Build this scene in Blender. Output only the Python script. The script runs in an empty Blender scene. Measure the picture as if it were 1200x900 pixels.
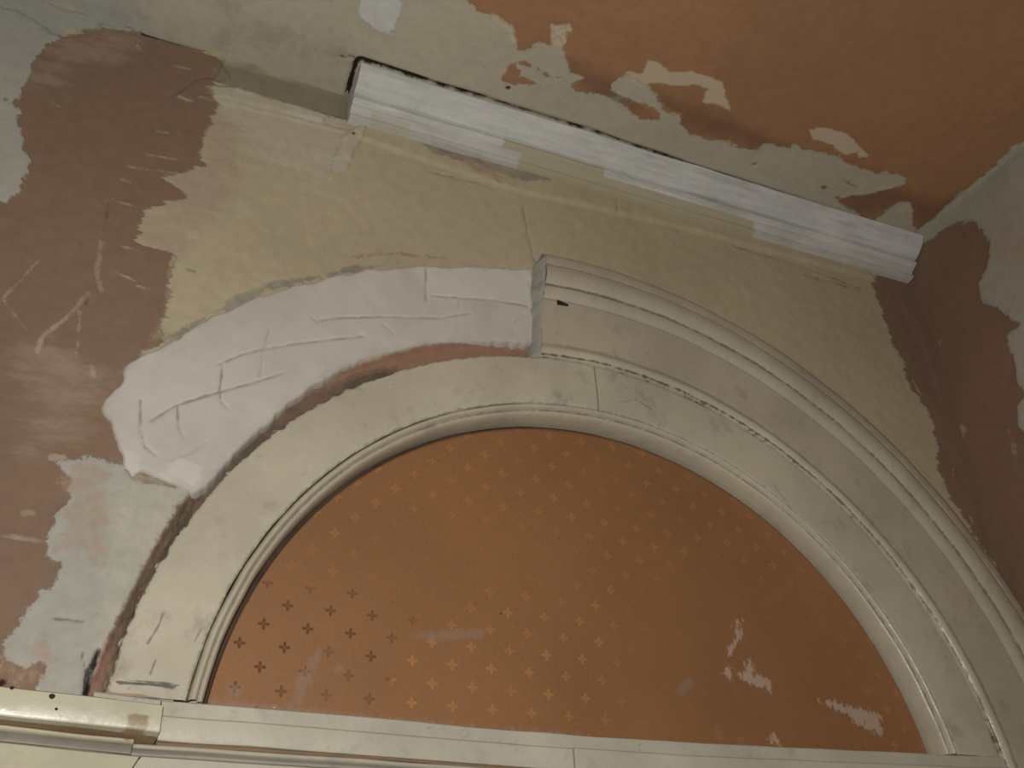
import bpy, bmesh, math
import numpy as np

# ------------------------------------------------------------------ camera, light, exposure
S, Z0 = 0.55, 2.0            # metres per arch radius, height of the arch springing
CAM = np.array([-1.3199, -2.2634, -0.554]); FPX = 1250.4
YAW, PIT, ROL = 0.442, 0.580, -0.0483
W, H = 1.4353, 2.0633        # right wall and ceiling, in arch radii

def V(x, y, z): return (x * S, y * S, Z0 + z * S)

D = np.array([math.sin(YAW) * math.cos(PIT), math.cos(YAW) * math.cos(PIT), math.sin(PIT)])
R0 = np.cross(D, [0, 0, 1]); R0 /= np.linalg.norm(R0); U0 = np.cross(R0, D)
RT = math.cos(ROL) * R0 + math.sin(ROL) * U0
UP = math.cos(ROL) * U0 - math.sin(ROL) * R0

scn = bpy.context.scene
col = scn.collection
from mathutils import Matrix, Vector
cd = bpy.data.cameras.new('camera'); cam = bpy.data.objects.new('camera', cd); col.objects.link(cam)
cd.sensor_width = 36; cd.lens = FPX / 1200 * 36; cd.clip_start = 0.01
m = Matrix((RT, UP, -D)).transposed().to_4x4(); m.translation = Vector(V(*CAM)); cam.matrix_world = m
scn.camera = cam

w = bpy.data.worlds.new('world'); scn.world = w; w.use_nodes = True
w.node_tree.nodes['Background'].inputs[0].default_value = (0.9, 0.95, 1.0, 1)
w.node_tree.nodes['Background'].inputs[1].default_value = 0.16  # dim ambient fill added

# the small flash beside the lens that lit the photograph
fl = bpy.data.lights.new('camera_flash', 'AREA'); fl.shape = 'RECTANGLE'; fl.size = 0.045; fl.size_y = 0.025
fl.energy = 12.6; fl.color = (1.0, 0.97, 0.92)
flo = bpy.data.objects.new('camera_flash', fl); col.objects.link(flo)
fm = m.copy(); fm.translation = Vector(V(*CAM)) + Vector(RT) * -0.035 + Vector(UP) * 0.045 + Vector(D) * 0.02
flo.matrix_world = fm

scn.view_settings.view_transform = 'Standard'; scn.view_settings.look = 'None'
scn.view_settings.gamma = 1.0; scn.view_settings.use_curve_mapping = False
scn.view_settings.exposure = 0.0

# ------------------------------------------------------------------ pixel -> surface helpers
def rays(P):
    q = (np.asarray(P, float) - (600, 450)) / FPX
    return q[:, :1] * RT - q[:, 1:] * UP + D
def px_wall(P, y=0.0):
    v = rays(P); t = (y - CAM[1]) / v[:, 1]; a = CAM + t[:, None] * v; return a[:, [0, 2]]
def px_ceil(P):
    v = rays(P); t = (H - CAM[2]) / v[:, 2]; a = CAM + t[:, None] * v; return a[:, [0, 1]]
def px_right(P):
    v = rays(P); t = (W - CAM[0]) / v[:, 0]; a = CAM + t[:, None] * v; return a[:, [1, 2]]

def seg_dist(X, Z, a, b):
    d = b - a; l = d @ d + 1e-12
    t = np.clip(((X - a[0]) * d[0] + (Z - a[1]) * d[1]) / l, 0, 1)
    return np.hypot(X - a[0] - t * d[0], Z - a[1] - t * d[1])
def sd_poly(X, Z, poly):
    dist = np.full(X.shape, 9.0); ins = np.zeros(X.shape, bool)
    n = len(poly)
    for i in range(n):
        a, b = poly[i], poly[(i + 1) % n]
        dist = np.minimum(dist, seg_dist(X, Z, a, b))
        if a[1] != b[1]:
            ins ^= ((a[1] > Z) != (b[1] > Z)) & (X < (b[0] - a[0]) * (Z - a[1]) / (b[1] - a[1]) + a[0])
    return np.where(ins, dist, -dist)
def sd_line(X, Z, line, wd):
    dist = np.full(X.shape, 9.0)
    for a, b in zip(line[:-1], line[1:]): dist = np.minimum(dist, seg_dist(X, Z, a, b))
    return wd - dist
def field(X, Z, fn, polys=(), lines=(), dots=()):
    """union of traced patches, as a signed distance (arch radii); lines: (points, half width in px)"""
    f = np.full(X.shape, -9.0)
    for P in polys: f = np.maximum(f, sd_poly(X, Z, fn(P)))
    for P, hw in lines: f = np.maximum(f, sd_line(X, Z, fn(P), hw / 470.0))
    for x, y, hw in dots:
        c = fn([(x, y)])[0]; f = np.maximum(f, hw / 400.0 - np.hypot(X - c[0], Z - c[1]))
    return np.clip(f, -0.5, 0.5)

# ------------------------------------------------------------------ materials
class NT:
    def __init__(s, name):
        s.mat = bpy.data.materials.new(name); s.mat.use_nodes = True
        s.t = s.mat.node_tree; s.b = s.t.nodes['Principled BSDF']
        s.tc = s.t.nodes.new('ShaderNodeTexCoord')
    def n(s, ty, **k):
        o = s.t.nodes.new(ty)
        for a, v in k.items(): setattr(o, a, v)
        return o
    def put(s, sock, v):
        if isinstance(v, bpy.types.NodeSocket): s.t.links.new(v, sock)
        elif isinstance(v, (tuple, list)) and sock.type == 'RGBA': sock.default_value = tuple(v)[:3] + (1,)
        else: sock.default_value = v
    def math(s, op, a, b=0.0, c=0.0, clamp=False):
        o = s.n('ShaderNodeMath', operation=op, use_clamp=clamp)
        for i, v in enumerate((a, b, c)): s.put(o.inputs[i], v)
        return o.outputs[0]
    def coord(s, scale=(1, 1, 1)):
        mp = s.n('ShaderNodeMapping'); s.t.links.new(s.tc.outputs['Object'], mp.inputs['Vector'])
        mp.inputs['Scale'].default_value = scale; return mp.outputs[0]
    def noise(s, scale, detail=6, rough=0.6, vec=None, dist=0.0):
        o = s.n('ShaderNodeTexNoise'); s.t.links.new(vec or s.tc.outputs['Object'], o.inputs['Vector'])
        o.inputs['Scale'].default_value = scale; o.inputs['Detail'].default_value = detail
        o.inputs['Roughness'].default_value = rough; o.inputs['Distortion'].default_value = dist
        return o.outputs[0]
    def attr(s, name): return s.n('ShaderNodeAttribute', attribute_name=name).outputs['Fac']
    def ramp(s, v, lo, hi, a=0.0, b=1.0):
        o = s.n('ShaderNodeMapRange', interpolation_type='SMOOTHSTEP')
        for i, q in enumerate((v, lo, hi, a, b)): s.put(o.inputs[i], q)
        return o.outputs[0]
    def mix(s, f, a, b, blend='MIX'):
        o = s.n('ShaderNodeMix', data_type='RGBA', blend_type=blend)
        s.put(o.inputs[0], f); s.put(o.inputs[6], a); s.put(o.inputs[7], b); return o.outputs[2]
    def layer(s, base, name, colour, nz, amp=0.02, soft=0.004, op=1.0):
        sd = s.math('MULTIPLY_ADD', nz, amp, s.attr(name)) if amp else s.attr(name)
        mk = s.ramp(sd, -soft, soft)
        if not (isinstance(op, float) and op == 1.0): mk = s.math('MULTIPLY', mk, op)
        return s.mix(mk, base, colour), mk
    def cen(s, v, k=4.0): return s.math('MULTIPLY_ADD', v, k, -k / 2)
    def vary(s, c, nz, lo, hi):
        k = s.ramp(nz, 0.3, 0.7, lo, hi); cc = s.n('ShaderNodeCombineColor')
        for i in range(3): s.t.links.new(k, cc.inputs[i])
        return s.mix(1.0, c, cc.outputs[0], 'MULTIPLY')
    def bump(s, h, dist=0.004, strength=1.0):
        o = s.n('ShaderNodeBump'); o.inputs['Strength'].default_value = strength; o.inputs['Distance'].default_value = dist
        s.put(o.inputs['Height'], h); s.t.links.new(o.outputs[0], s.b.inputs['Normal'])
    def done(s, c, rough=0.8, spec=0.3):
        s.put(s.b.inputs['Base Color'], c); s.put(s.b.inputs['Roughness'], rough)
        s.put(s.b.inputs['Specular IOR Level'], spec); return s.mat

def wall_mat(name, base, layers, varsc=2.5):
    t = NT(name)
    n1 = t.cen(t.noise(13, 12, 0.68)); n2 = t.cen(t.noise(60, 8, 0.72)); big = t.noise(varsc, 5, 0.6); fine = t.noise(160, 3, 0.6)
    streak = t.cen(t.noise(16, 12, 0.7, t.coord((0.5, 0.5, 1.9))))
    edge = t.math('MULTIPLY_ADD', n2, 0.5, n1)
    c = base; h = t.math('MULTIPLY', fine, 0.25)
    h = t.math('MULTIPLY_ADD', t.noise(22, 4, 0.5), 0.35, h)
    for l in layers:
        nm, colr, amp, soft, op, hh, kind = l
        nz = {'e': edge, 's': streak, 'f': n2}[kind]
        opn = t.ramp(streak if kind == 's' else n1, -0.35, 0.25, op * 0.55, op) if op < 1 else 1.0
        c, mk = t.layer(c, nm, colr, nz, amp, soft, opn)
        if hh: h = t.math('MULTIPLY_ADD', mk, hh, h)
    c = t.vary(c, big, 0.92, 1.06)
    c = t.vary(c, t.noise(55, 5, 0.7), 0.93, 1.05)
    t.bump(h, 0.0022, 0.8)
    return t.done(c, 0.75, 0.22)

def paint_mat(name, base, dirt=(0.16, 0.13, 0.10), amt=0.5, rough=0.32, spec=0.45, edges=(), patch=(), streaky=False, marks=None, bump=1.0):
    """old gloss paint with grime; edges: (radius, half width) lines round the arch where grime gathers"""
    t = NT(name)
    big = t.noise(5, 6, 0.65); fine = t.noise(70, 5, 0.65); mid = t.noise(18, 7, 0.7)
    c = t.vary(base, big, 0.86, 1.06)
    if streaky:
        st = t.noise(30, 8, 0.65, t.coord((0.12, 1, 1)))
        c = t.mix(t.math('MULTIPLY', t.ramp(st, 0.50, 0.66), 0.55), c, dirt); c = t.vary(c, t.noise(90, 4, 0.6, t.coord((0.1, 1, 1))), 0.9, 1.07)
    g = t.math('MULTIPLY', t.ramp(mid, 0.52, 0.78), amt)
    c = t.mix(g, c, dirt)
    sp = t.math('MULTIPLY', t.ramp(fine, 0.66, 0.76), amt * 0.9)
    c = t.mix(sp, c, dirt)
    if edges or patch:
        sx = t.n('ShaderNodeSeparateXYZ'); t.t.links.new(t.tc.outputs['Object'], sx.inputs[0])
        X = t.math('DIVIDE', sx.outputs[0], S); Z = t.math('DIVIDE', t.math('SUBTRACT', sx.outputs[2], Z0), S)
        rr = t.math('SQRT', t.math('ADD', t.math('MULTIPLY', X, X), t.math('MULTIPLY', Z, Z)))
        for r, hw, op, dc in edges:
            d = t.math('ABSOLUTE', t.math('SUBTRACT', rr, r))
            d = t.math('MULTIPLY_ADD', t.cen(t.noise(110, 6, 0.7)), hw * 1.3, d)
            c = t.mix(t.math('MULTIPLY', t.ramp(d, hw * 1.1, hw * 0.1), op), c, dc)
        for x0, x1, z0, z1, pc, op in patch:
            nz = t.math('MULTIPLY', t.cen(t.noise(26, 8, 0.7)), 0.016); Zn = t.math('ADD', Z, t.math('MULTIPLY', t.cen(t.noise(45, 6, 0.7)), 0.012 if z0 < 1 else 0.0))
            a = t.math('MULTIPLY', t.ramp(t.math('ADD', X, nz), x0 - .006, x0 + .006), t.ramp(t.math('ADD', X, nz), x1 + .006, x1 - .006))
            b = t.math('MULTIPLY', t.ramp(Zn, z0 - .004, z0 + .004), t.ramp(Zn, z1 + .004, z1 - .004))
            c = t.mix(t.math('MULTIPLY', t.math('MULTIPLY', a, b), op), c, pc)
    if marks:
        for nm, mc, op in marks: c, _ = t.layer(c, nm, mc, t.cen(t.noise(60, 3, 0.5)), 0.0012, 0.0012, op)
    t.bump(t.math('MULTIPLY_ADD', fine, 0.6, t.math('MULTIPLY', mid, 1.0)), 0.0016, 0.8 * bump)
    rg = t.ramp(mid, 0.35, 0.7, rough * 0.8, min(1.0, rough * 1.9))
    return t.done(c, rg, spec)

# ------------------------------------------------------------------ objects
def tag(o, label=None, cat=None, group=None, kind=None):
    if label: o['label'] = label
    if cat: o['category'] = cat
    if group: o['group'] = group
    if kind: o['kind'] = kind
    return o
def thing(name, loc, label, cat):
    o = bpy.data.objects.new(name, None); o.location = V(*loc); o.empty_display_size = 0.05
    col.objects.link(o); return tag(o, label, cat)
def obj(name, verts, faces, mat, parent=None, smooth=True, attrs=None):
    me = bpy.data.meshes.new(name)
    v = np.asarray(verts, float); v = np.c_[v[:, 0] * S, v[:, 1] * S, Z0 + v[:, 2] * S]
    me.from_pydata(v.tolist(), [], [tuple(map(int, f)) for f in faces])
    if attrs:
        for k, a in attrs.items():
            at = me.attributes.new(k, 'FLOAT', 'POINT'); at.data.foreach_set('value', np.ascontiguousarray(a, np.float32).ravel())
    me.materials.append(mat)
    me.polygons.foreach_set('use_smooth', [smooth] * len(me.polygons)); me.update()
    o = bpy.data.objects.new(name, me); col.objects.link(o)
    if parent:
        o.parent = parent; o.matrix_parent_inverse = Matrix.Translation(parent.location).inverted()
    return o
def grid_faces(nu, nv, keep=None):
    i = np.arange(nu * nv).reshape(nu, nv)
    f = np.stack([i[:-1, :-1], i[1:, :-1], i[1:, 1:], i[:-1, 1:]], -1).reshape(-1, 4)
    return f if keep is None else f[keep.reshape(-1)]
def compact(verts, faces, attrs):
    used = np.unique(faces); mp = -np.ones(len(verts), int); mp[used] = np.arange(len(used))
    return verts[used], mp[faces], {k: a.ravel()[used] for k, a in attrs.items()}
rng = np.random.default_rng(4)
def vnoise(x, y, sc, seed=0):
    """cheap smooth value noise for relief"""
    r = np.random.default_rng(seed); g = r.random((64, 64))
    x = x * sc; y = y * sc; xi = np.floor(x).astype(int); yi = np.floor(y).astype(int); fx = x - xi; fy = y - yi
    fx = fx * fx * (3 - 2 * fx); fy = fy * fy * (3 - 2 * fy)
    a = g[xi % 64, yi % 64]; b = g[(xi + 1) % 64, yi % 64]; c = g[xi % 64, (yi + 1) % 64]; d = g[(xi + 1) % 64, (yi + 1) % 64]
    return (a * (1 - fx) + b * fx) * (1 - fy) + (c * (1 - fx) + d * fx) * fy - 0.5
def sstep(x, a, b):
    t = np.clip((x - a) / (b - a), 0, 1); return t * t * (3 - 2 * t)

# ================================================================== WALL WITH THE ARCH
XS = np.concatenate([np.arange(-4.2, -2.05, 0.1), np.arange(-2.05, W, 0.0065), [W, W + 0.04]])
ZS = np.concatenate([np.arange(-Z0 / S, -0.2, 0.15), np.arange(-0.2, H, 0.0065), [H, H + 0.03]])
GX, GZ = np.meshgrid(XS, ZS, indexing='ij')
F = lambda **k: field(GX, GZ, px_wall, **k)
A = {}
A['smear'] = F(polys=[[(255, 105), (410, 140), (405, 175), (385, 215), (350, 205), (300, 195), (258, 150)]])
A['pink'] = F(polys=[[(250, 130), (285, 150), (280, 190), (285, 220), (245, 255), (220, 290), (200, 305), (165, 290), (158, 262), (190, 240), (195, 215), (235, 195)]])
brown_l = [(-260, 240), (0, 238), (22, 234), (36, 212), (30, 172), (24, 150), (14, 122), (27, 112), (32, 98), (48, 66), (82, 40), (120, 32), (172, 40), (228, 56), (268, 74), (272, 88), (248, 91), (255, 125), (240, 150), (235, 192), (190, 207), (214, 230), (166, 250), (162, 285), (198, 300), (200, 350), (193, 370), (180, 402), (165, 424), (145, 450), (140, 475), (140, 500), (150, 520), (150, 532), (143, 547), (115, 536), (78, 545), (90, 560), (80, 585), (62, 602), (50, 655), (67, 664), (58, 690), (45, 700), (33, 720), (20, 740), (7, 760), (16, 778), (30, 786), (52, 775), (50, 792), (38, 808), (20, 830), (-260, 860)]
brown_r = [(1018, 330), (1062, 312), (1075, 300), (1230, 800), (1200, 800), (1166, 655), (1150, 640), (1130, 605), (1112, 582), (1105, 560), (1098, 535), (1096, 502), (1085, 475), (1066, 455), (1060, 420), (1044, 402), (1032, 360)]
under = [[(60, 520), (143, 540), (235, 575), (215, 610), (172, 690), (132, 800), (128, 840), (-60, 840), (-60, 520)], [(-260, -60), (20, 15), (60, 38), (110, 55), (60, 110), (60, 240), (-260, 270)]]
A['brown'] = F(polys=[brown_l, brown_r] + under)
A['pinkbrown'] = F(polys=[[(35, 95), (60, 50), (110, 33), (168, 42), (150, 62), (100, 76), (60, 98)], [(20, 420), (60, 400), (120, 440), (90, 500), (40, 520)]])
A['grey'] = F(polys=[[(-260, 100), (12, 118), (22, 145), (28, 168), (33, 198), (25, 224), (8, 235), (-260, 240)],
    [(-260, -140), (20, -5), (170, 36), (120, 30), (80, 36), (46, 65), (30, 98), (14, 120), (-260, 120)],
    [(70, 541), (110, 537), (143, 546), (155, 562), (240, 575), (215, 610), (165, 690), (125, 800), (120, 830), (30, 830), (38, 808), (50, 792), (54, 774), (30, 786), (15, 776), (8, 760), (20, 740), (33, 720), (45, 700), (60, 690), (68, 665), (50, 655), (62, 605), (80, 585), (91, 561), (78, 551)]])
A['cream'] = F(polys=[[(138, 550), (238, 576), (208, 625), (168, 690), (132, 780), (118, 760), (122, 700), (126, 640), (130, 590)]])
A['orange'] = F(polys=[[(100, 560), (128, 563), (128, 600), (112, 612), (125, 650), (80, 645), (88, 600)], [(18, 786), (52, 776), (46, 796), (20, 808)]])
A['yellow'] = F(polys=[[(208, 296), (255, 312), (245, 350), (208, 392), (177, 400), (194, 371), (202, 345)],
    [(412, 140), (633, 205), (800, 252), (1000, 303), (1028, 330), (860, 285), (800, 268), (607, 226), (420, 163)]])
A['bed'] = F(polys=[[(262, 66), (330, 84), (412, 106), (420, 130), (408, 138), (330, 118), (275, 100), (250, 92)]])
A['ledge'] = F(polys=[[(238, 99), (280, 103), (385, 135), (378, 143), (300, 125), (250, 114)], [(400, 160), (415, 150), (430, 150), (405, 200), (385, 212)]],
    lines=[([(236, 112), (300, 128), (410, 155)], 1.8)])
A['blotch'] = F(polys=[[(490, 164), (540, 178), (630, 203), (642, 212), (600, 211), (560, 196), (505, 180)], [(262, 352), (290, 340), (330, 330), (300, 350), (262, 372)]],
    lines=[([(120, 452), (150, 428), (185, 400), (215, 388)], 4), ([(215, 388), (260, 362), (330, 334), (400, 318), (470, 307)], 1.8), ([(610, 240), (618, 270), (624, 306)], 1.0)])
A['red'] = F(polys=[[(470, 152), (560, 185), (590, 214), (560, 203), (520, 180)]], lines=[([(285, 106), (340, 122), (392, 137)], 1.8), ([(560, 198), (586, 216)], 2.2), ([(890, 270), (950, 290), (1058, 322)], 1.0), ([(1113, 556), (1124, 585), (1140, 615), (1155, 634)], 4.0), ([(940, 322), (1000, 338)], 1.6), ([(410, 300), (470, 297), (520, 303)], 1.5)])
A['scr'] = F(lines=[([(45, 306), (3, 350), (32, 388)], 1.2), ([(103, 345), (75, 375), (48, 395), (44, 412)], 2.4), ([(118, 285), (114, 318), (118, 342)], 2.8), ([(95, 355), (89, 422)], 1.3), ([(210, 113), (225, 118)], 2), ([(132, 234), (158, 243)], 1),
    ([(150, 196), (205, 203)], 1.2), ([(170, 181), (206, 187)], 1.2), ([(143, 290), (165, 296)], 1.0), ([(135, 320), (158, 330)], 1.3), ([(160, 336), (176, 340)], 1), ([(185, 154), (196, 156)], 2), ([(142, 210), (152, 213)], 1.4), ([(108, 430), (110, 440)], 2.5), ([(2, 628), (52, 636)], 1.6), ([(208, 296), (200, 312)], 3.5), ([(60, 120), (76, 128)], 1.2), ([(200, 76), (222, 80)], 1.5), ([(160, 52), (164, 58)], 2), ([(62, 535), (74, 536)], 4.5), ([(30, 601), (38, 602)], 3.5), ([(1107, 455), (1122, 470)], 2), ([(1117, 548), (1117, 556)], 1.8), ([(1136, 605), (1139, 612)], 1.8), ([(1070, 446), (1078, 462)], 2)])
A['dark'] = F(lines=[([(168, 38), (190, 43), (210, 49)], 3.4), ([(205, 48), (236, 57)], 1.8), ([(115, 762), (106, 790), (101, 815)], 2.2), ([(103, 785), (101, 815)], 2.6)],
    dots=[(414, 157, 1.6), (2, 799, 2.5)])
A['crack'] = F(lines=[([(128, 238), (124, 262), (120, 282)], 1.0), ([(102, 345), (100, 356)], 1.8), ([(200, 113), (215, 104), (232, 92), (248, 90), (300, 107)], 1.0), ([(612, 238), (616, 262), (620, 280), (626, 306)], 0.9), ([(217, 315), (228, 318)], 1.4), ([(62, 726), (80, 726), (98, 729)], 1.0), ([(136, 501), (142, 502)], 0.9), ([(719, 200), (722, 250)], 1.2), ([(395, 136), (410, 139)], 1.0), ([(860, 288), (940, 312), (1010, 338)], 0.8), ([(500, 200), (560, 214), (580, 222)], 0.8), ([(96, 765), (100, 790), (99, 805)], 0.8)])
rr = np.hypot(GX, GZ); th = np.degrees(np.arctan2(GZ, GX))
# bare brick bed left in the gap between the surviving arch lining and the plaster
bw = np.interp(th, [90, 128, 140, 155, 166, 175], [0.068, 0.070, 0.060, 0.034, 0.025, 0.040])
A['brick'] = np.where((th > 96) & (th < 178) & (GZ > 0), bw - np.abs(rr - 1.19), -0.5)
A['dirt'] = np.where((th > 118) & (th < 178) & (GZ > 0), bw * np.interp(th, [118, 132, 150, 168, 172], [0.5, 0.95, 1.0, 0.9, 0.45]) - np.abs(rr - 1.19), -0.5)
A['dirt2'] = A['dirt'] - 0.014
# relief
yv = 0.0035 * vnoise(GX, GZ, 9, 1) + 0.002 * vnoise(GX, GZ, 30, 2) + 0.006 * vnoise(GX, GZ, 2.5, 3)
yv *= sstep(W - GX, 0, 0.03) * sstep(H - GZ, 0.0, 0.02)
yv -= 0.009 * sstep(A['yellow'], -0.004, 0.010) * (GZ > 1.6)
yv += 0.018 * sstep(A['bed'], -0.004, 0.01)
yv -= 0.008 * sstep(A['ledge'], -0.004, 0.006)
yv += 0.010 * sstep(A['dark'], -0.004, 0.004) + 0.003 * sstep(A['crack'], -0.004, 0.002)
yv += 0.020 * sstep(A['brick'], 0.0, 0.014)
yv -= 0.002 * sstep(A['grey'], -0.004, 0.006)
keep = (rr < 1.06) & (GZ > 0.02)
kf = ~(keep[:-1, :-1] & keep[1:, :-1] & keep[1:, 1:] & keep[:-1, 1:])
fc = grid_faces(len(XS), len(ZS), kf)
vs, fc, at = compact(np.stack([GX, yv, GZ], -1).reshape(-1, 3), fc, A)

BEIGE = (0.52, 0.442, 0.297)
wm = wall_mat('old_distempered_plaster', BEIGE, [
    ('smear', (0.58, 0.52, 0.41), 0.07, 0.04, 0.75, 0, 's'),
    ('pink', (0.47, 0.365, 0.275), 0.06, 0.02, 0.85, 0, 's'),
    ('brown', (0.275, 0.178, 0.122), 0.035, 0.006, 1.0, 0.5, 's'),
    ('pinkbrown', (0.42, 0.32, 0.24), 0.08, 0.05, 0.6, 0, 's'),
    ('grey', (0.46, 0.445, 0.385), 0.026, 0.004, 1.0, 0.3, 'e'),
    ('cream', (0.555, 0.52, 0.42), 0.04, 0.03, 0.9, 0.2, 'e'),
    ('orange', (0.47, 0.335, 0.25), 0.10, 0.02, 0.6, 0, 'e'),
    ('yellow', (0.545, 0.47, 0.31), 0.02, 0.014, 0.6, 0.3, 'e'),
    ('bed', (0.31, 0.265, 0.185), 0.02, 0.012, 1.0, 0.2, 's'),
    ('ledge', (0.58, 0.53, 0.43), 0.02, 0.006, 0.8, 0.5, 's'),
    ('blotch', (0.27, 0.25, 0.215), 0.022, 0.006, 0.8, -0.3, 'e'),
    ('red', (0.30, 0.165, 0.14), 0.014, 0.005, 0.65, -0.3, 'f'),
    ('scr', (0.52, 0.42, 0.32), 0.007, 0.003, 0.7, -0.2, 'f'),
    ('brick', (0.35, 0.20, 0.135), 0.010, 0.006, 1.0, 0, 'e'),
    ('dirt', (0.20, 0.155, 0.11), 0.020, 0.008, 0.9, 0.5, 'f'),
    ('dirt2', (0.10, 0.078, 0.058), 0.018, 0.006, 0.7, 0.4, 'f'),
    ('crack', (0.15, 0.12, 0.085), 0.004, 0.003, 0.75, -0.6, 'f'),
    ('dark', (0.028, 0.022, 0.018), 0.004, 0.003, 1.0, -1.0, 'f')])
wall = tag(obj('wall_back', vs, fc, wm, attrs=at), 'stripped plaster wall with beige and brown paint remnants around the arch', 'wall', kind='structure')

# unseen dark box added behind the arch to stop light leaking through gaps
core = NT('dark_leak_block'); cb_ = core.done(core.vary((0.09, 0.06, 0.045), core.noise(12, 5, 0.6), 0.6, 1.2), 0.95, 0.1)
cv = [(x, y, z) for y in (0.055, 0.30) for x, z in ((-1.6, -0.3), (W + 0.04, -0.3), (W + 0.04, 1.5), (-1.6, 1.5))]
obj('leak_block', cv, [(0, 1, 2, 3), (7, 6, 5, 4), (0, 4, 5, 1), (1, 5, 6, 2), (2, 6, 7, 3), (3, 7, 4, 0)], cb_, wall, smooth=False)

# ---- white plaster patch where the architrave has been torn away, scored for keying
pl = px_wall([(118, 463), (140, 440), (200, 400), (247, 370), (300, 347), (353, 332), (400, 320), (450, 313), (500, 310), (560, 311), (624, 314), (626, 360), (633, 402), (600, 400), (550, 398), (500, 401), (440, 414), (400, 431), (350, 463), (300, 503), (266, 540), (245, 566), (225, 575), (205, 562), (188, 556), (168, 548), (155, 556), (143, 548), (142, 530), (128, 500), (122, 480)], -0.012)
x0, z0 = pl.min(0) - 0.03; x1, z1 = pl.max(0) + 0.03
px_, pz_ = np.arange(x0, x1, 0.0045), np.arange(z0, z1, 0.0045)
PX, PZ = np.meshgrid(px_, pz_, indexing='ij')
sd = sd_poly(PX, PZ, pl) + (0.010 + 0.035 * (1 - sstep(PX, -1.32, -1.15))) * vnoise(PX, PZ, 22, 7) + 0.006 * vnoise(PX, PZ, 60, 8)
pf = lambda P: px_wall(P, -0.014)
lines = [([(500, 312), (500, 350)], 1.1), ([(375, 373), (400, 371), (450, 369), (517, 371), (553, 365)], 0.9), ([(507, 345), (550, 348), (580, 350), (620, 357)], 0.9),
    ([(177, 492), (207, 473), (260, 457), (300, 446), (333, 435)], 1.1), ([(257, 425), (285, 413), (310, 407), (355, 400), (400, 395), (428, 392)], 1.1), ([(262, 425), (258, 457), (260, 470), (268, 477)], 0.9),
    ([(165, 467), (165, 503), (170, 522), (183, 532)], 1.1), ([(208, 473), (210, 500), (218, 511)], 1.0), ([(316, 383), (310, 407), (305, 440)], 0.6), ([(243, 515), (228, 527), (213, 533)], 0.8), ([(400, 396), (425, 391)], 0.7), ([(450, 378), (462, 388)], 0.6), ([(540, 347), (538, 360)], 0.6), ([(615, 365), (605, 377)], 0.6), ([(366, 370), (372, 376), (385, 372)], 0.7)]
PA = {'scratch': field(PX, PZ, pf, lines=lines), 'rim': np.clip(sd, -0.5, 0.5),
      'bright': field(PX, PZ, pf, polys=[[(143, 523), (158, 530), (156, 556), (142, 548)], [(180, 556), (215, 538), (240, 545), (230, 572), (186, 566)], [(490, 310), (625, 314), (624, 350), (505, 345)]]),
      'edgedirt': field(PX, PZ, pf, lines=[([(400, 430), (500, 404), (560, 402), (632, 404)], 3.0), ([(268, 545), (320, 494), (400, 436)], 3.0)])}
py = -0.006 * sstep(sd, -0.003, 0.004) + 0.045 * (1 - sstep(sd, -0.010, -0.001)) + 0.003 * vnoise(PX, PZ, 5, 9) + 0.002 * vnoise(PX, PZ, 25, 10)
py += 0.004 * sstep(PA['scratch'], -0.003, 0.002)
ok = sd > -0.012
kf = ok[:-1, :-1] & ok[1:, :-1] & ok[1:, 1:] & ok[:-1, 1:]
pv, pfc, pat = compact(np.stack([PX, py - 0.002, PZ], -1).reshape(-1, 3), grid_faces(len(px_), len(pz_), kf), PA)
t = NT('white_bonding_plaster')
nb = t.noise(7, 6, 0.6); nf = t.noise(60, 5, 0.65); e = t.cen(t.noise(24, 6, 0.65))
c = t.vary((0.625, 0.575, 0.515), nb, 0.92, 1.06)
c = t.mix(t.math('MULTIPLY', t.ramp(t.noise(16, 6, 0.65, t.coord((1.5, 1, 0.4))), 0.50, 0.75), 0.35), c, (0.58, 0.46, 0.38))
c, mk0 = t.layer(c, 'bright', (0.70, 0.665, 0.61), e, 0.02, 0.01, 0.8)
c, mk1 = t.layer(c, 'edgedirt', (0.30, 0.22, 0.18), e, 0.012, 0.008, 0.22)
c, mk = t.layer(c, 'scratch', (0.30, 0.265, 0.235), e, 0.0035, 0.002, t.ramp(nb, 0.38, 0.6, 0.15, 0.8))
rim = t.ramp(t.math('MULTIPLY_ADD', e, 0.02, t.attr('rim')), 0.02, -0.006)
c = t.mix(t.math('MULTIPLY', rim, 0.18), c, (0.33, 0.28, 0.22))
t.bump(t.math('MULTIPLY_ADD', mk0, 0.5, t.math('MULTIPLY', nf, 0.7)), 0.002, 0.7)
pm = t.done(c, 0.7, 0.25)
tag(obj('plaster_patch', pv, pfc, pm, wall, attrs=pat), 'white scored plaster patch curving along the arch')

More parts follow.
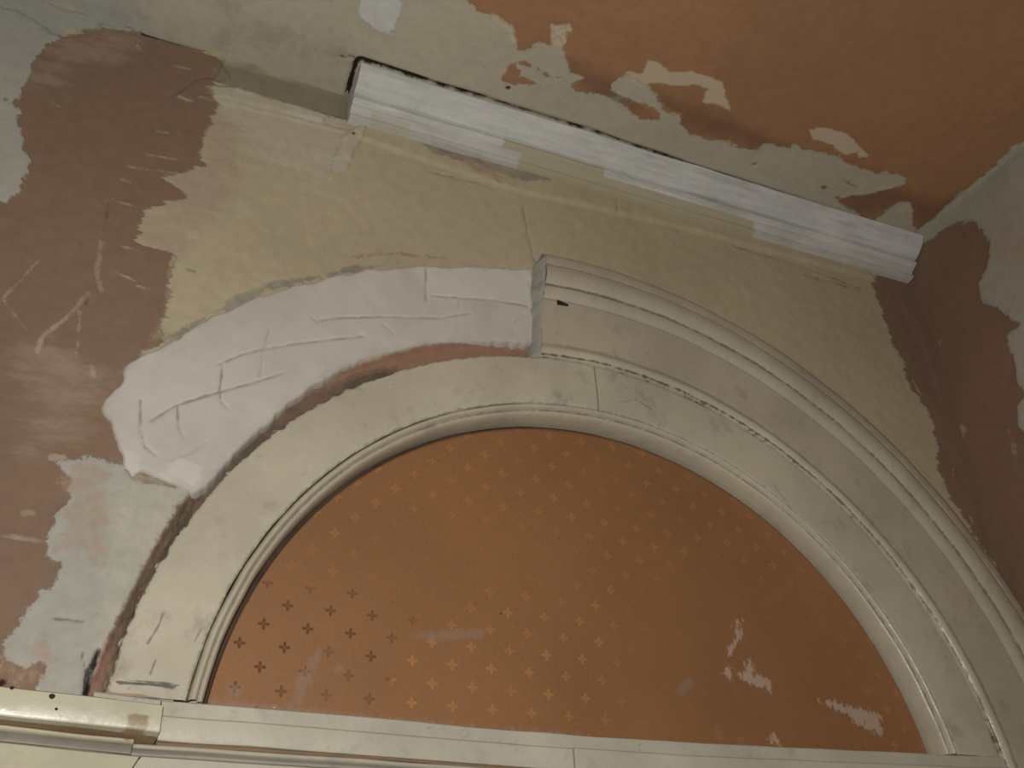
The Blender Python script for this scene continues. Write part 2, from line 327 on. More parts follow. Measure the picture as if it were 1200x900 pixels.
# ================================================================== CEILING
CX = np.concatenate([np.arange(-4.2, -2.0, 0.1), np.arange(-2.0, W, 0.0085), [W, W + 0.015]])
CY = np.concatenate([np.arange(-6.0, -1.5, 0.15), np.arange(-1.5, 0.0, 0.0085), [0.0, 0.035]])
CXg, CYg = np.meshgrid(CX, CY, indexing='ij')
F = lambda **k: field(CXg, CYg, px_ceil, **k)
C = {}
C['brown'] = F(polys=[[(535, -60), (548, 0), (560, 12), (575, 17), (600, 33), (605, 58), (613, 62), (625, 55), (632, 45), (643, 50), (647, 32), (643, 22), (655, 28), (666, 27), (674, 35), (665, 40), (659, 58), (662, 70), (668, 84), (684, 90), (673, 99), (690, 108), (712, 113), (735, 128), (750, 138), (768, 138), (766, 130), (744, 118), (716, 104), (718, 96), (735, 88), (752, 100), (768, 108), (785, 130), (798, 133), (797, 145), (810, 155), (830, 160), (862, 170), (890, 177), (895, 168), (925, 173), (930, 167), (950, 177), (985, 184), (1005, 194), (1022, 200), (1055, 206), (1060, 214), (1020, 226), (978, 231), (1000, 250), (1018, 259), (1035, 250), (1052, 237), (1066, 236), (1072, 272), (1200, 165), (1420, 0), (1600, -700), (700, -700), (500, -400)],
    ], lines=[([(594, 91), (606, 93), (620, 96), (633, 98)], 2.6), ([(608, 72), (622, 76), (634, 84), (645, 90)], 3.0), ([(600, 76), (602, 86)], 3.0), ([(640, 98), (648, 99)], 3.6), ([(648, 88), (655, 90)], 1.4), ([(560, 79), (570, 79)], 1.0)])
C['dband'] = F(polys=[[(668, 70), (720, 90), (765, 105), (830, 125), (900, 155), (960, 185), (1030, 205), (1066, 222), (1100, 235), (1140, 215), (1120, 240), (1074, 275), (1060, 240), (1000, 255), (900, 180), (800, 150), (700, 115), (672, 98)]])
C['white'] = F(polys=[[(735, 85), (752, 86), (758, 68), (772, 74), (785, 84), (812, 84), (830, 88), (846, 97), (851, 112), (857, 129), (838, 122), (824, 118), (832, 104), (820, 98), (800, 100), (785, 99), (768, 97), (752, 103), (740, 96)],
    [(948, 152), (965, 149), (990, 155), (1003, 168), (1017, 182), (1008, 184), (1004, 178), (992, 183), (975, 170), (955, 163)],
    [(642, 22), (655, 28), (668, 27), (674, 36), (664, 38), (657, 55), (648, 50)], [(575, 14), (600, 30), (604, 50), (598, 40), (580, 24)]])
C['plaster'] = F(polys=[[(418, -15), (470, -15), (471, 14), (458, 41), (440, 35), (425, 20)], [(365, -20), (400, -20), (398, 3), (372, 3)]])
C['grey'] = F(polys=[[(-260, -300), (150, -200), (175, -60), (170, 10), (165, 38), (20, -5), (-260, -90)]])
C['stain'] = F(polys=[[(262, 0), (285, 0), (280, 40), (258, 55)], [(300, 30), (400, 60), (400, 75), (300, 50)]])
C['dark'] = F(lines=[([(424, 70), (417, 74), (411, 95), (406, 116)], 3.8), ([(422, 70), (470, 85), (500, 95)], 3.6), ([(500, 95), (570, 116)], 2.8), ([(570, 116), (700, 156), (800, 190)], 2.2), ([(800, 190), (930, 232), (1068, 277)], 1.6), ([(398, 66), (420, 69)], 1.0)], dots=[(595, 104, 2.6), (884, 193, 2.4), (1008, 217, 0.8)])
C['marks'] = F(lines=[([(988, 210), (1003, 219)], 1.8)], dots=[(966, 219, 4.0), (567, 78, 1.6), (951, 183, 2.0)])
cy = np.full(CXg.shape, H) + 0.004 * vnoise(CXg, CYg, 5, 20) * sstep(-CYg, 0, 0.05) * sstep(W - CXg, 0, 0.05)
cy += 0.020 * sstep(C['dark'], -0.004, 0.006) - 0.002 * sstep(C['brown'], -0.004, 0.004)
cm = wall_mat('flaking_ceiling_paint', (0.52, 0.475, 0.375), [
    ('grey', (0.40, 0.405, 0.37), 0.06, 0.05, 0.9, 0.2, 'e'),
    ('stain', (0.36, 0.31, 0.22), 0.06, 0.04, 0.5, 0, 'e'),
    ('plaster', (0.64, 0.65, 0.62), 0.02, 0.006, 1.0, 0.5, 'e'),
    ('brown', (0.405, 0.218, 0.115), 0.030, 0.004, 1.0, 0.35, 'e'),
    ('marks', (0.25, 0.14, 0.09), 0.008, 0.004, 0.9, 0, 'f')], 2.0)
# darker older coat showing along the brown field's lower border, corner shade painted in, and pale torn spots
def ceiling_extra(mat):
    t = mat.node_tree; b = t.nodes['Principled BSDF']; src = b.inputs['Base Color'].links[0].from_socket
    q = NT.__new__(NT); q.mat = mat; q.t = t; q.b = b; q.tc = t.nodes.new('ShaderNodeTexCoord')
    e = q.cen(q.noise(28, 11, 0.7))
    both = q.math('MULTIPLY', q.ramp(q.math('MULTIPLY_ADD', e, 0.03, q.attr('dband')), -0.03, 0.05), q.ramp(q.math('MULTIPLY_ADD', e, 0.012, q.attr('brown')), -0.002, 0.006))
    c = q.mix(q.math('MULTIPLY', both, 0.75), src, (0.225, 0.125, 0.08))
    c, _ = q.layer(c, 'white', (0.64, 0.54, 0.40), e, 0.014, 0.004, 0.9)
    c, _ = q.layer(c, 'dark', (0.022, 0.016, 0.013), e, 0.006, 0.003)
    q.put(b.inputs['Base Color'], c)
ceiling_extra(cm)
tag(obj('ceiling', np.stack([CXg, CYg, cy], -1).reshape(-1, 3), grid_faces(len(CX), len(CY))[:, ::-1], cm, attrs=C),
    'ceiling with flaking brown paint over beige plaster', 'ceiling', kind='structure')

# ================================================================== RIGHT WALL
RY = np.concatenate([np.arange(-6.0, -1.5, 0.15), np.arange(-1.5, 0.0, 0.009), [0.0, 0.05]])
RZ = np.concatenate([np.arange(-Z0 / S, -0.2, 0.15), np.arange(-0.2, H, 0.009), [H, H + 0.03]])
RYg, RZg = np.meshgrid(RY, RZ, indexing='ij')
F = lambda **k: field(RYg, RZg, px_right, **k)
Q = {}
Q['brown'] = F(polys=[[(1060, 320), (1073, 287), (1088, 280), (1108, 268), (1124, 257), (1142, 259), (1160, 282), (1156, 312), (1145, 332), (1150, 352), (1176, 366), (1195, 381), (1180, 394), (1188, 420), (1191, 446), (1205, 458), (1192, 476), (1194, 500), (1210, 520), (1300, 560), (1420, 800), (1240, 1000), (1150, 640)]])
Q['light'] = F(lines=[([(1180, 503), (1188, 530), (1190, 545)], 1.8), ([(1126, 500), (1128, 506)], 2), ([(1095, 405), (1100, 403)], 2.0)], polys=[[(1110, 262), (1200, 178), (1200, 215), (1150, 255)]])
Q['pinkish'] = F(polys=[[(1150, 290), (1180, 270), (1200, 275), (1200, 300), (1165, 310)]])
Q['dark'] = F(dots=[(1092, 273, 1.6)])
ry = np.full(RYg.shape, W) + 0.004 * vnoise(RYg, RZg, 6, 30) * sstep(-RYg, 0, 0.04) * sstep(H - RZg, 0, 0.04) + 0.003 * sstep(Q['brown'], -0.004, 0.004)
rm = wall_mat('side_wall_plaster', (0.42, 0.39, 0.33), [
    ('pinkish', (0.44, 0.34, 0.26), 0.06, 0.04, 0.6, 0, 'e'),
    ('brown', (0.25, 0.155, 0.105), 0.022, 0.005, 1.0, -0.3, 'e'),
    ('light', (0.42, 0.40, 0.345), 0.03, 0.008, 0.7, 0.3, 'e'),
    ('dark', (0.13, 0.085, 0.06), 0.006, 0.006, 0.4, 0, 'f')])
tag(obj('wall_right', np.stack([ry, RYg, RZg], -1).reshape(-1, 3), grid_faces(len(RY), len(RZ))[:, ::-1], rm, attrs=Q),
    'side wall with brown paint peeling to grey beige plaster', 'wall', kind='structure')

# rest of the room behind the photographer; far end left open to let in added world fill light
zf = -Z0 / S
def flat(name, pts, mat, label, cat): return tag(obj(name, pts, [(0, 1, 2, 3)], mat, smooth=False), label, cat, kind='structure')
pmw = wall_mat('plain_old_plaster', (0.55, 0.50, 0.42), [])
t = NT('floor_boards'); sx = t.noise(6, 5, 0.6, t.coord((8, 0.6, 1)))
fmat = t.done(t.vary((0.22, 0.15, 0.09), sx, 0.7, 1.2), 0.6, 0.3)
flat('floor', [(-4.2, -6, zf), (W, -6, zf), (W, 0, zf), (-4.2, 0, zf)], fmat, 'bare wooden floor of the room', 'floor')
flat('wall_left', [(-4.2, -6, zf), (-4.2, 0, zf), (-4.2, 0, H), (-4.2, -6, H)], pmw, 'plain plaster side wall opposite the brown wall', 'wall')

# ================================================================== WALLPAPERED INFILL PANEL
PY = 0.024
def sag(x): return np.interp(x, [-1.3, -0.67, -0.27, 0.2, 0.98, 1.2], [0.0, 0.0, -0.003, 0.003, 0.026, 0.034])
pr = 0.986; pxs = -pr * np.cos(np.linspace(math.asin(0.122 / pr), math.pi - math.asin(0.148 / pr), 240)); pvs = np.linspace(0, 1, 90)
TX, TV = np.meshgrid(pxs, pvs, indexing='ij'); zl = 0.1215 + sag(TX); TZ = zl + (np.sqrt(pr ** 2 - TX ** 2) - zl) * TV
fnp = lambda P: px_wall(P, PY)
T = {'weak': field(TX, TZ, fnp, polys=[[(200, 400), (1100, 400), (1100, 900), (960, 900), (860, 690), (640, 690), (470, 690), (200, 690)]]),
     'glare_ink': field(TX, TZ, fnp, polys=[[(180, 690), (300, 676), (400, 684), (470, 700), (500, 730), (470, 755), (458, 790), (458, 850), (150, 850)]]),  # paper glare painted in as darker cross ink
     'low_contrast': field(TX, TZ, fnp, polys=[[(540, 610), (640, 625), (690, 650), (640, 690), (520, 690), (470, 640)], [(730, 690), (850, 660), (950, 720), (1000, 790), (1000, 900), (760, 900), (720, 800)], [(440, 620), (520, 600), (560, 700), (470, 740), (440, 690)]]),  # weaker print; the middle band paints in contrast lost to sheen
     'smudge': field(TX, TZ, fnp, polys=[[(865, 728), (870, 726), (868, 742), (862, 758), (856, 770), (853, 768), (860, 750)], [(872, 785), (878, 770), (879, 777), (882, 790), (892, 792), (902, 797), (903, 808), (898, 810), (890, 803), (878, 800), (868, 796)], [(963, 822), (985, 826), (1005, 830), (1028, 836), (1033, 858), (1022, 856), (1003, 848), (995, 838), (975, 830)], [(846, 787), (857, 780), (857, 792), (850, 790)], [(900, 864), (908, 863), (914, 873), (904, 871)]]),
     'faint': field(TX, TZ, fnp, polys=[[(794, 812), (803, 795), (812, 792), (811, 804), (800, 815)], [(372, 760), (380, 762), (372, 780), (362, 795), (356, 824), (344, 824), (345, 805), (355, 785)], [(480, 746), (530, 738), (575, 738), (560, 748), (510, 752)], [(836, 853), (842, 852), (846, 866), (838, 864)], [(862, 862), (868, 862), (872, 868), (864, 868)]], lines=[([(238, 822), (400, 838), (480, 848)], 3.0), ([(480, 847), (583, 857), (680, 862)], 3.5)], dots=[(275, 808, 5), (397, 783, 4)]),
     'specks': field(TX, TZ, fnp, lines=[([(489, 526), (510, 540), (532, 543)], 0.6), ([(655, 612), (655, 632)], 0.8), ([(708, 634), (717, 645)], 1.2)], dots=[(655, 631, 2.0), (559, 708, 2.2), (619, 717, 1.4), (532, 554, 1.6), (588, 719, 2.0)]),
     'white': field(TX, TZ, fnp, dots=[(487.5, 814, 1.4), (434, 666, 0.9), (439, 694, 0.9), (650, 826, 1.0), (322, 829, 1.2)])}
t = NT('brown_cross_wallpaper')
sx = t.n('ShaderNodeSeparateXYZ'); t.t.links.new(t.tc.outputs['Object'], sx.inputs[0])
X = t.math('DIVIDE', sx.outputs[0], S); Z = t.math('DIVIDE', t.math('SUBTRACT', sx.outputs[2], Z0), S)
PXX, PZZ, a = 0.0993, 0.0975, 0.0132
def motif(ox, oz):
    lx = t.math('ABSOLUTE', t.math('MULTIPLY', t.math('SUBTRACT', t.math('FRACT', t.math('DIVIDE', t.math('SUBTRACT', X, ox - PXX / 2), PXX)), 0.5), PXX))
    lz = t.math('ABSOLUTE', t.math('MULTIPLY', t.math('SUBTRACT', t.math('FRACT', t.math('DIVIDE', t.math('SUBTRACT', Z, oz - PZZ / 2), PZZ)), 0.5), PZZ))
    def petal(p, q):
        u = t.math('DIVIDE', t.math('SUBTRACT', p, 0.56 * a), 0.46 * a); v = t.math('DIVIDE', q, 0.27 * a)
        return t.math('ADD', t.math('MULTIPLY', u, u), t.math('MULTIPLY', v, v))
    return t.math('MINIMUM', petal(lx, lz), petal(lz, lx))
mo = t.math('MINIMUM', motif(-0.5265, 0.1755), motif(-0.4775, 0.2240))
cross = t.ramp(mo, 1.35, 0.75)
wear = t.ramp(t.noise(9, 4, 0.6), 0.36, 0.6, 0.45, 1.0)
cross = t.math('MULTIPLY', cross, wear)
big = t.noise(2.4, 4, 0.55); fine = t.noise(220, 3, 0.6)
c = t.vary((0.305, 0.138, 0.050), big, 0.88, 1.08)
c = t.vary(c, fine, 0.94, 1.06)
ink = t.mix(t.ramp(t.math('MULTIPLY_ADD', t.cen(t.noise(30, 2, 0.5)), 0.02, t.attr('glare_ink')), -0.01, 0.01), (0.50, 0.235, 0.075), (0.135, 0.056, 0.026))
cross = t.math('MULTIPLY', cross, t.ramp(t.attr('weak'), -0.06, 0.08, 1.0, 0.55))
c = t.mix(t.math('MULTIPLY', cross, t.ramp(t.attr('low_contrast'), -0.10, 0.06, 0.85, 0.12)), c, ink)
e = t.cen(t.noise(70, 8, 0.75, t.coord((1.6, 1, 0.7))))
c, _ = t.layer(c, 'faint', (0.33, 0.25, 0.19), e, 0.016, 0.008, 0.4)
c, _ = t.layer(c, 'smudge', (0.55, 0.42, 0.34), e, 0.030, 0.003, 0.7)
c, _ = t.layer(c, 'specks', (0.05, 0.035, 0.03), e, 0.001, 0.0015, 0.85)
c, _ = t.layer(c, 'white', (0.75, 0.70, 0.62), e, 0.0, 0.0015)
t.bump(t.math('MULTIPLY_ADD', fine, 0.15, t.math('MULTIPLY', t.noise(7, 3, 0.5), 0.5)), 0.002, 0.5)
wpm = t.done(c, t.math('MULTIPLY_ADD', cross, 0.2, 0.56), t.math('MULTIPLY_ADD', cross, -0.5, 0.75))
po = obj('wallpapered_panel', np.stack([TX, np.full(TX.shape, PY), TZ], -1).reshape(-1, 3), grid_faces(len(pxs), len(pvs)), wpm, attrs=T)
sm = po.modifiers.new('thickness', 'SOLIDIFY'); sm.thickness = 0.012; sm.offset = -1
tag(po, 'half round infill panel papered in brown with small gold crosses', 'panel')

# ================================================================== SWEPT MOULDINGS ROUND THE ARCH
def sweep(name, prof, path, mat, parent, wob=0.0012, seed=0, clip=True, smooth=True, sharp=40, rjag=None, attrs=None, cuts=()):
    """prof: closed or open list (r, y); path: list of (angle deg, drop)"""
    prof = np.array(prof, float); vs = []
    for k, (a, dz) in enumerate(path):
        ca, sa = math.cos(math.radians(a)), math.sin(math.radians(a))
        r = prof[:, 0] + wob * vnoise(np.full(len(prof), a * 0.9 + dz * 90), prof[:, 0] * 40, 0.35, seed) * 2
        if rjag is not None: r = r + rjag(a, prof)
        y = prof[:, 1] + wob * vnoise(np.full(len(prof), a * 0.9 + dz * 90), prof[:, 0] * 30 + 9, 0.25, seed + 50) * 2
        vs.append(np.c_[r * ca, y, r * sa + dz])
    n, k = len(path), len(prof)
    fcs = [f[::-1] for f in grid_faces(n, k)]
    fcs = [tuple(f) for f in fcs]
    fcs += [tuple(range(k - 1, -1, -1)), tuple(range((n - 1) * k, n * k))]
    vs = np.concatenate(vs)
    o = obj(name, vs, fcs, mat, parent, smooth=smooth, attrs=attrs(vs) if attrs else None)
    bm = bmesh.new(); bm.from_mesh(o.data)
    for (ax, az), (bx, bz), fill in cuts:      # keep what lies to the left of a -> b, seen from the room
        r = bmesh.ops.bisect_plane(bm, geom=bm.verts[:] + bm.edges[:] + bm.faces[:], plane_co=(ax * S, 0, Z0 + az * S), plane_no=(bz - az, 0, -(bx - ax)), clear_outer=True)
        if fill: bmesh.ops.holes_fill(bm, edges=[e for e in r['geom_cut'] if isinstance(e, bmesh.types.BMEdge)], sides=0)
    if clip:
        bmesh.ops.bisect_plane(bm, geom=bm.verts[:] + bm.edges[:] + bm.faces[:], plane_co=((W - 0.001) * S, 0, 0), plane_no=(1, 0, 0), clear_outer=True)
    bmesh.ops.recalc_face_normals(bm, faces=bm.faces[:])
    for ed in bm.edges:
        if len(ed.link_faces) == 2 and ed.calc_face_angle(0) > math.radians(sharp): ed.smooth = False
    bm.to_mesh(o.data); bm.free()
    return o
def arc(a0, a1, step=0.75):
    n = max(2, int(abs(a1 - a0) / step) + 1); return [(a, 0.0) for a in np.linspace(a0, a1, n)]
def bulge(r0, y0, r1, y1, out, n=7, back=0.0):
    """rounded profile from (r0,y0) to (r1,y1) swelling towards the room"""
    s = np.linspace(0, 1, n)
    return [(r0 + (r1 - r0) * k, y0 + (y1 - y0) * k - out * math.sin(math.pi * k) ** 0.7) for k in s]

GRIME = (0.17, 0.14, 0.105); BLACK = (0.04, 0.034, 0.03)
ringm = paint_mat('cream_lining_paint', (0.575, 0.52, 0.40), GRIME, 0.52, 0.38, 0.42, edges=((1.192, 0.0035, 0.75, BLACK), (1.036, 0.004, 0.5, GRIME)), marks=(('crackline', (0.20, 0.165, 0.125), 0.7), ('pencil', (0.05, 0.05, 0.055), 0.8), ('rust', (0.30, 0.20, 0.11), 0.75)))
beadm = paint_mat('cream_bead_paint', (0.555, 0.50, 0.385), GRIME, 0.35, 0.26, 0.5, edges=((1.0325, 0.002, 0.6, GRIME), (1.0133, 0.0015, 0.5, GRIME)))
archm = paint_mat('grimy_cream_fascia_paint', (0.525, 0.46, 0.355), (0.24, 0.185, 0.14), 0.6, 0.40, 0.4, edges=((1.233, 0.003, 0.4, GRIME), (1.391, 0.004, 0.3, GRIME)))
torm = paint_mat('cream_moulding_paint', (0.56, 0.50, 0.385), GRIME, 0.38, 0.28, 0.5, edges=((1.4365, 0.0018, 0.7, GRIME), (1.5205, 0.0018, 0.6, GRIME), (1.1965, 0.0022, 0.75, BLACK)))
ragm = paint_mat('grey_mortar', (0.40, 0.385, 0.345), (0.16, 0.14, 0.12), 0.6, 0.85, 0.2)

lining = thing('arch_lining', (0, 0, 0.12), 'cream painted inner arch ring framing the brown wallpapered panel', 'arch moulding')
jl = px_wall([(695, 428), (703, 487)], -0.03); aj = math.degrees(math.atan2(jl[:, 1].mean(), jl[:, 0].mean()))
def n1d(a, f, sd): return float(vnoise(np.array([a]), np.array([0.5]), f, sd)[0])
def jag(a, prof): return np.where(prof[:, 0] > 1.186, 0.012 * n1d(a, 0.9, 77) + 0.008 * n1d(a, 2.3, 78), 0.0)
rfn = lambda P: px_wall(P, -0.033)
def ring_marks(v):
    X, Z = v[:, 0], v[:, 2]
    return {'crackline': field(X, Z, rfn, lines=[([(192, 717), (185, 735), (173, 754)], 1.0), ([(182, 774), (176, 790)], 0.9), ([(237, 735), (228, 752)], 0.7), ([(725, 472), (745, 468), (765, 480)], 0.9), ([(900, 560), (940, 610)], 0.7)]),
            'pencil': field(X, Z, rfn, lines=[([(137, 799), (175, 802), (205, 805)], 1.1), ([(148, 797), (204, 801)], 0.5), ([(165, 801), (210, 803)], 0.7), ([(170, 799), (205, 808)], 0.5), ([(140, 801), (190, 803)], 0.8)]),
            'rust': field(X, Z, rfn, lines=[([(126, 811), (140, 814), (165, 815), (193, 821)], 1.3), ([(126, 780), (122, 800), (127, 814)], 2.4)])}
board = [(1.035, 0.02), (1.035, -0.028), (1.040, -0.031)] + [(r, -0.033 + 0.0015 * ((r - 1.112) / 0.07) ** 2) for r in np.linspace(1.044, 1.184, 46)] + [(1.190, -0.027), (1.190, 0.02)]
foot = [((-1.3, 0.1185), (1.3, 0.1515), True)]
sweep('lining_board', board, arc(176, 166, 0.1) + arc(165.7, aj + 0.14, 0.4), ringm, lining, seed=1, clip=False, rjag=jag, attrs=ring_marks, cuts=foot)
sweep('lining_board', board, arc(aj - 0.14, 4, 0.4), ringm, lining, seed=2, clip=False, attrs=ring_marks, cuts=foot)
bead = [(1.034, 0.02), (1.0325, -0.026)] + bulge(1.0315, -0.029, 1.0145, -0.030, 0.013, 8) + [(1.0135, -0.026)] + bulge(1.012, -0.026, 1.001, -0.018, 0.007, 6) + [(0.999, -0.005), (0.999, 0.04), (1.034, 0.04)]
sweep('edge_bead', bead, arc(176, 4, 0.6), beadm, lining, wob=0.0009, seed=3, clip=False, cuts=foot)

# ---- surviving half of the outer architrave
arch = thing('arch_architrave', (1.2, 0, -0.4), 'broken cream architrave curving over the arch to the brown side wall', 'arch moulding')
path = arc(101, 0, 0.6) + [(0, -0.1), (0, -0.2), (0, -0.3), (0, -0.4)]
ca, cb = px_wall([(638, 303)], -0.05)[0], px_wall([(634, 412)], -0.045)[0]
saw = [(tuple(cb + (cb - ca) * 0.4), tuple(ca + (ca - cb) * 0.4), True)]
saw = [(saw[0][1], saw[0][0], True)]
inner = [(1.194, 0.01), (1.194, -0.036)] + bulge(1.197, -0.040, 1.226, -0.043, 0.008, 7) + [(1.231, -0.041), (1.231, 0.01)]
sweep('inner_bead', inner, path, torm, arch, seed=5, cuts=saw)
fas = [(1.2312, 0.01), (1.2312, -0.041), (1.30, -0.044), (1.392, -0.047), (1.392, 0.01)]
sweep('flat_fascia', fas, path, archm, arch, wob=0.0015, seed=6, cuts=saw)
step = [(1.3922, 0.01), (1.3922, -0.0475)] + bulge(1.394, -0.0482, 1.432, -0.058, 0.004, 6) + [(1.4355, -0.052), (1.436, 0.01)]
sweep('step_bead', step, path, torm, arch, seed=7, cuts=saw)
tor = [(1.4362, 0.01), (1.4365, -0.056)] + bulge(1.438, -0.062, 1.518, -0.056, 0.013, 12) + [(1.5198, -0.050), (1.520, 0.01)]
sweep('torus_moulding', tor, path, torm, arch, seed=8, cuts=saw)
fil = [(1.5202, 0.01), (1.5205, -0.050), (1.523, -0.054), (1.545, -0.052), (1.566, -0.045), (1.577, -0.032), (1.579, 0.01)]
sweep('outer_fillet', fil, path, torm, arch, seed=9, cuts=saw)
# mortar smeared over the sawn end
n = 48; mv = []; prof = [(-0.030, 0.012), (-0.028, -0.006), (-0.019, -0.022), (-0.010, -0.038), (-0.003, -0.046), (0.004, -0.048), (0.004, 0.012)]
for i in range(n):
    f = i / (n - 1); c0 = cb + (ca - cb) * (f * 1.03 - 0.01)
    wdt = 0.62 + 0.55 * n1d(i * 0.22, 1.0, 5) + 0.25 * n1d(i * 0.7, 1.0, 15); dp = 0.92 + (0.30 if f > 0.62 else 0.0) + 0.12 * n1d(i * 0.5, 1.0, 25)
    if f > 0.93: wdt *= 0.8
    for j, (dx, y) in enumerate(prof):
        mv.append((c0[0] + dx * wdt + 0.002 * n1d(i * 0.9 + j * 7, 1.0, 35), (y * dp if y < 0 else y) + 0.003 * n1d(i * 0.9 + j * 5, 1.0, 45), c0[1] + 0.002 * n1d(i * 1.3 + j * 3, 1, 55)))
k = len(prof)
mo_ = obj('mortar_smear', mv, [f[::-1] for f in grid_faces(n, k)] + [tuple(range(k)), tuple(range(n * k - 1, (n - 1) * k - 1, -1))], ragm, arch)
mo_['label'] = 'grey mortar smear on the sawn end'
bm = bmesh.new(); bm.from_mesh(mo_.data); bmesh.ops.recalc_face_normals(bm, faces=bm.faces[:]); bm.to_mesh(mo_.data); bm.free()
# old nail left in the fascia
nx, nz = px_wall([(659, 356)], -0.046)[0]
nv = [(nx + dx * 1.5, y, nz + dz * 1.4) for dx, y, dz in ((-.012, -.045, .005), (.013, -.045, .001), (.013, -.045, -.003), (-.012, -.045, -.006), (-.012, -.053, .004), (.012, -.050, .000), (.012, -.050, -.003), (-.012, -.053, -.006))]
nm = NT('rusty_iron').done((0.03, 0.022, 0.018), 0.7, 0.3)
obj('cut_nail', nv, [(0, 1, 2, 3), (7, 6, 5, 4), (0, 4, 5, 1), (1, 5, 6, 2), (2, 6, 7, 3), (3, 7, 4, 0)], nm, arch, smooth=False)

# ================================================================== CORNICE REMNANT UNDER THE CEILING
corn = thing('cornice', (0.33, 0, 1.93), 'broken length of white painted cornice under the ceiling', 'cornice')
XL = -0.765
def run(name, prof, xs, mat, parent, dz=lambda x: 0.0, wob=0.0012, seed=0, skew=0.0, sharp=38):
    prof = np.array(prof, float); vs = []
    for x in xs:
        nn = wob * 2 * vnoise(np.full(len(prof), x * 9.0), prof[:, 1] * 60, 1.0, seed)
        n2 = wob * 2 * vnoise(np.full(len(prof), x * 9.0 + 30), prof[:, 0] * 60, 1.0, seed)
        vs.append(np.c_[np.full(len(prof), x) + skew * prof[:, 1], prof[:, 0] + nn, prof[:, 1] + n2 + dz(x)])
    n, k = len(xs), len(prof)
    fcs = [tuple(f) for f in grid_faces(n, k)] + [tuple((i + 0) for i in range(k)), tuple(range(n * k - 1, (n - 1) * k - 1, -1))]
    o = obj(name, np.concatenate(vs), fcs, mat, parent)
    bm = bmesh.new(); bm.from_mesh(o.data); bmesh.ops.recalc_face_normals(bm, faces=bm.faces[:])
    for ed in bm.edges:
        if len(ed.link_faces) == 2 and ed.calc_face_angle(0) > math.radians(sharp): ed.smooth = False
    bm.to_mesh(o.data); bm.free(); return o
def yz_bulge(y0, z0, y1, z1, out, n=8, p=1.0):
    d = np.array([y1 - y0, z1 - z0]); L = np.hypot(*d); nrm = np.array([d[1], -d[0]]) / L
    if nrm[0] > 0: nrm = -nrm
    return [(y0 + d[0] * k + nrm[0] * out * math.sin(math.pi * k) ** p, z0 + d[1] * k + nrm[1] * out * math.sin(math.pi * k) ** p) for k in np.linspace(0, 1, n)]
cxs = np.linspace(XL, W - 0.002, 120)
gap = lambda x: -0.005 * (1 - sstep(np.array(x), -0.80, -0.10)) - 0.002
whm = paint_mat('white_cornice_distemper', (0.68, 0.68, 0.65), (0.40, 0.40, 0.385), 0.45, 0.6, 0.3, streaky=True)
yel = (0.47, 0.415, 0.265)
xq = lambda x, y: float(px_wall([(x, y)], -0.05)[0, 0])
ctm = paint_mat('white_torus_paint', (0.70, 0.69, 0.645), (0.42, 0.40, 0.37), 0.4, 0.5, 0.3, streaky=True, patch=((xq(590, 165), xq(706, 198), 1.80, 1.991, yel, 0.85),))
cwm = paint_mat('patchy_fillet_paint', (0.62, 0.605, 0.56), (0.40, 0.37, 0.33), 0.5, 0.55, 0.3, streaky=True, patch=((xq(610, 180), xq(886, 258), 1.80, 1.966, yel, 0.85), (xq(436, 142), xq(484, 158), 1.80, 1.954, yel, 0.4)))
run('cove', [(0.0, H - 0.001)] + [(-0.132, H - 0.002)] + yz_bulge(-0.134, H - 0.006, -0.074, 1.996, 0.008, 10) + [(-0.072, 1.9935), (-0.062, 1.993), (0.0, 1.993)], cxs, whm, corn, gap, wob=0.002, seed=11)
run('torus_bead', [(0.0, 1.9925), (-0.060, 1.9925)] + yz_bulge(-0.0625, 1.9915, -0.056, 1.970, 0.009, 8) + [(-0.052, 1.9665), (0.0, 1.966)], cxs, ctm, corn, gap, seed=12)
run('lower_fillet', [(0.0, 1.9655), (-0.050, 1.9655)] + [(-0.046, 1.962), (-0.037, 1.956), (-0.031, 1.947), (-0.030, 1.944), (-0.036, 1.942), (-0.036, 1.934), (-0.026, 1.930), (0.0, 1.929)], cxs, cwm, corn, gap, seed=13)

# ================================================================== TRANSOM RAIL BELOW THE ARCH
trm = paint_mat('cream_transom_paint', (0.565, 0.525, 0.42), GRIME, 0.45, 0.34, 0.45, bump=0.5)
tr2 = paint_mat('cream_ledge_paint', (0.53, 0.495, 0.40), (0.17, 0.15, 0.13), 0.5, 0.4, 0.4)
woodm = paint_mat('bare_wood', (0.27, 0.175, 0.10), (0.13, 0.09, 0.06), 0.5, 0.6, 0.3)
trans = thing('transom', (0, 0, -0.25), 'cream painted timber transom beneath the wallpapered panel', 'transom')
xl = -1.075; xj = float(px_wall([(672, 888)], -0.05)[0, 0])
txs = np.linspace(xl, 1.185, 70)
run('ledge', [(0.03, 0.1178), (-0.034, 0.1175), (-0.037, 0.115), (-0.036, 0.085), (0.03, 0.085)], txs, tr2, trans, sag, seed=21)
face = [(0.02, 0.0845), (-0.048, 0.0840), (-0.052, 0.080), (-0.053, 0.040), (-0.050, 0.035), (0.02, 0.034)]
for k, (x0, x1) in enumerate(((xl, xj - 0.002), (xj + 0.002, 1.185))):
    run('rail_face', face, np.linspace(x0, x1, 40), trm, trans, sag, seed=22 + k)
run('bare_fillet', [(0.02, 0.0335), (-0.040, 0.0335), (-0.041, 0.028), (0.02, 0.028)], txs, woodm, trans, sag, seed=24)
qm = paint_mat('shaded_grimy_quirk_paint', (0.34, 0.31, 0.26), GRIME, 0.6, 0.5, 0.3)  # groove shade painted into this grey, along with grime
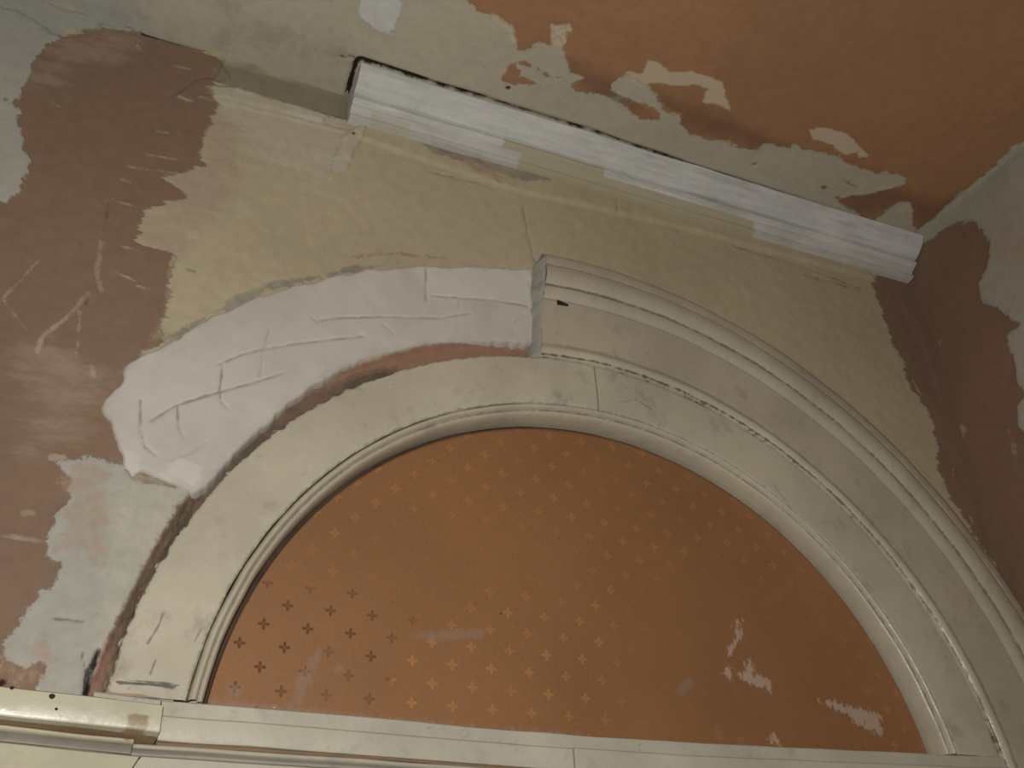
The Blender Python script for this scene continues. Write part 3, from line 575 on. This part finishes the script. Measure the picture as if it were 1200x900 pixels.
run('bead', [(0.02, 0.0275), (-0.044, 0.0275)] + yz_bulge(-0.046, 0.0265, -0.045, 0.019, 0.003, 5) + [(-0.040, 0.0175), (0.02, 0.0175)], np.linspace(xl - 0.043, 1.185, 70), trm, trans, sag, seed=25)
run('quirk', [(0.02, 0.0172), (-0.038, 0.0172), (-0.031, 0.0135), (-0.030, 0.0085), (0.02, 0.008)], np.linspace(xl - 0.043, 1.185, 70), qm, trans, sag, seed=27)
xm = float(px_wall([(162, 890)], -0.05)[0, 0])
run('lower_board', [(0.02, 0.0075), (-0.036, 0.0075), (-0.043, 0.003), (-0.043, -0.27), (0.02, -0.27)], np.linspace(xm + 0.004, 1.185, 50), tr2, trans, sag, seed=26, skew=0.5)

# ---- moulded impost running off beside the arch foot
imp = thing('impost_moulding', (-1.5, 0, -0.25), 'projecting glossy cream moulding with chipped paint beside the arch foot', 'moulding')
ixs = np.linspace(-2.6, xl - 0.004, 60)
tilt = lambda x: -0.038 * (x + 1.375) + 0.001
bx0, bx1 = px_wall([(148, 848), (172, 848)], -0.1)[:, 0]
impm = paint_mat('glossy_cream_impost_paint', (0.585, 0.545, 0.40), (0.27, 0.20, 0.12), 0.32, 0.27, 0.5, bump=0.35, patch=((bx0, bx1, 0.032, 0.068, (0.30, 0.22, 0.12), 0.9),))
run('cap', [(0.02, 0.101), (-0.092, 0.101), (-0.100, 0.097), (-0.103, 0.052), (-0.100, 0.046), (-0.080, 0.044), (0.02, 0.044)], ixs, impm, imp, tilt, seed=31)
run('bare_cove', [(0.02, 0.0435), (-0.080, 0.0435), (-0.068, 0.0420), (-0.062, 0.0385), (0.02, 0.0385)], np.linspace(-2.6, xl - 0.006, 60), woodm, imp, tilt, seed=32)
run('bead', [(0.02, 0.038), (-0.062, 0.038)] + yz_bulge(-0.065, 0.0375, -0.063, 0.0315, 0.002, 5) + [(-0.057, 0.0300), (0.02, 0.0300)], np.linspace(-2.6, xl - 0.045, 60), impm, imp, tilt, seed=33)
run('quirk', [(0.02, 0.0297), (-0.055, 0.0297), (-0.044, 0.0250), (-0.038, 0.019), (-0.038, 0.0165), (0.02, 0.016)], np.linspace(-2.6, xl - 0.045, 60), qm, imp, tilt, seed=35)
run('back_strip', [(0.02, 0.1305), (-0.030, 0.1305), (-0.033, 0.127), (-0.033, 0.1015), (0.02, 0.1015)], np.linspace(-1.205, xl - 0.002, 14), tr2, imp, tilt, seed=36)
for hx, hy, hr in ((61, 816, 0.006), (66, 831, 0.004), (14, 806, 0.004)):
    qx, qz = px_wall([(hx, hy)], -0.1015)[0]
    hv = [(qx, -0.1055, qz)] + [(qx + hr * math.cos(a) * (1 + 0.2 * math.sin(3 * a)), -0.1005, qz + hr * 0.9 * math.sin(a)) for a in np.linspace(0, 2 * math.pi, 9)[:-1]]
    obj('nail_head', hv, [(0, k, k % 8 + 1) for k in range(1, 9)], nm, imp)
run('lower_board', [(0.02, 0.0155), (-0.040, 0.0155), (-0.050, 0.010), (-0.052, 0.004), (-0.052, -0.27), (0.02, -0.27)], np.linspace(-2.6, xm - 0.004, 60), impm, imp, tilt, seed=34, skew=0.5)
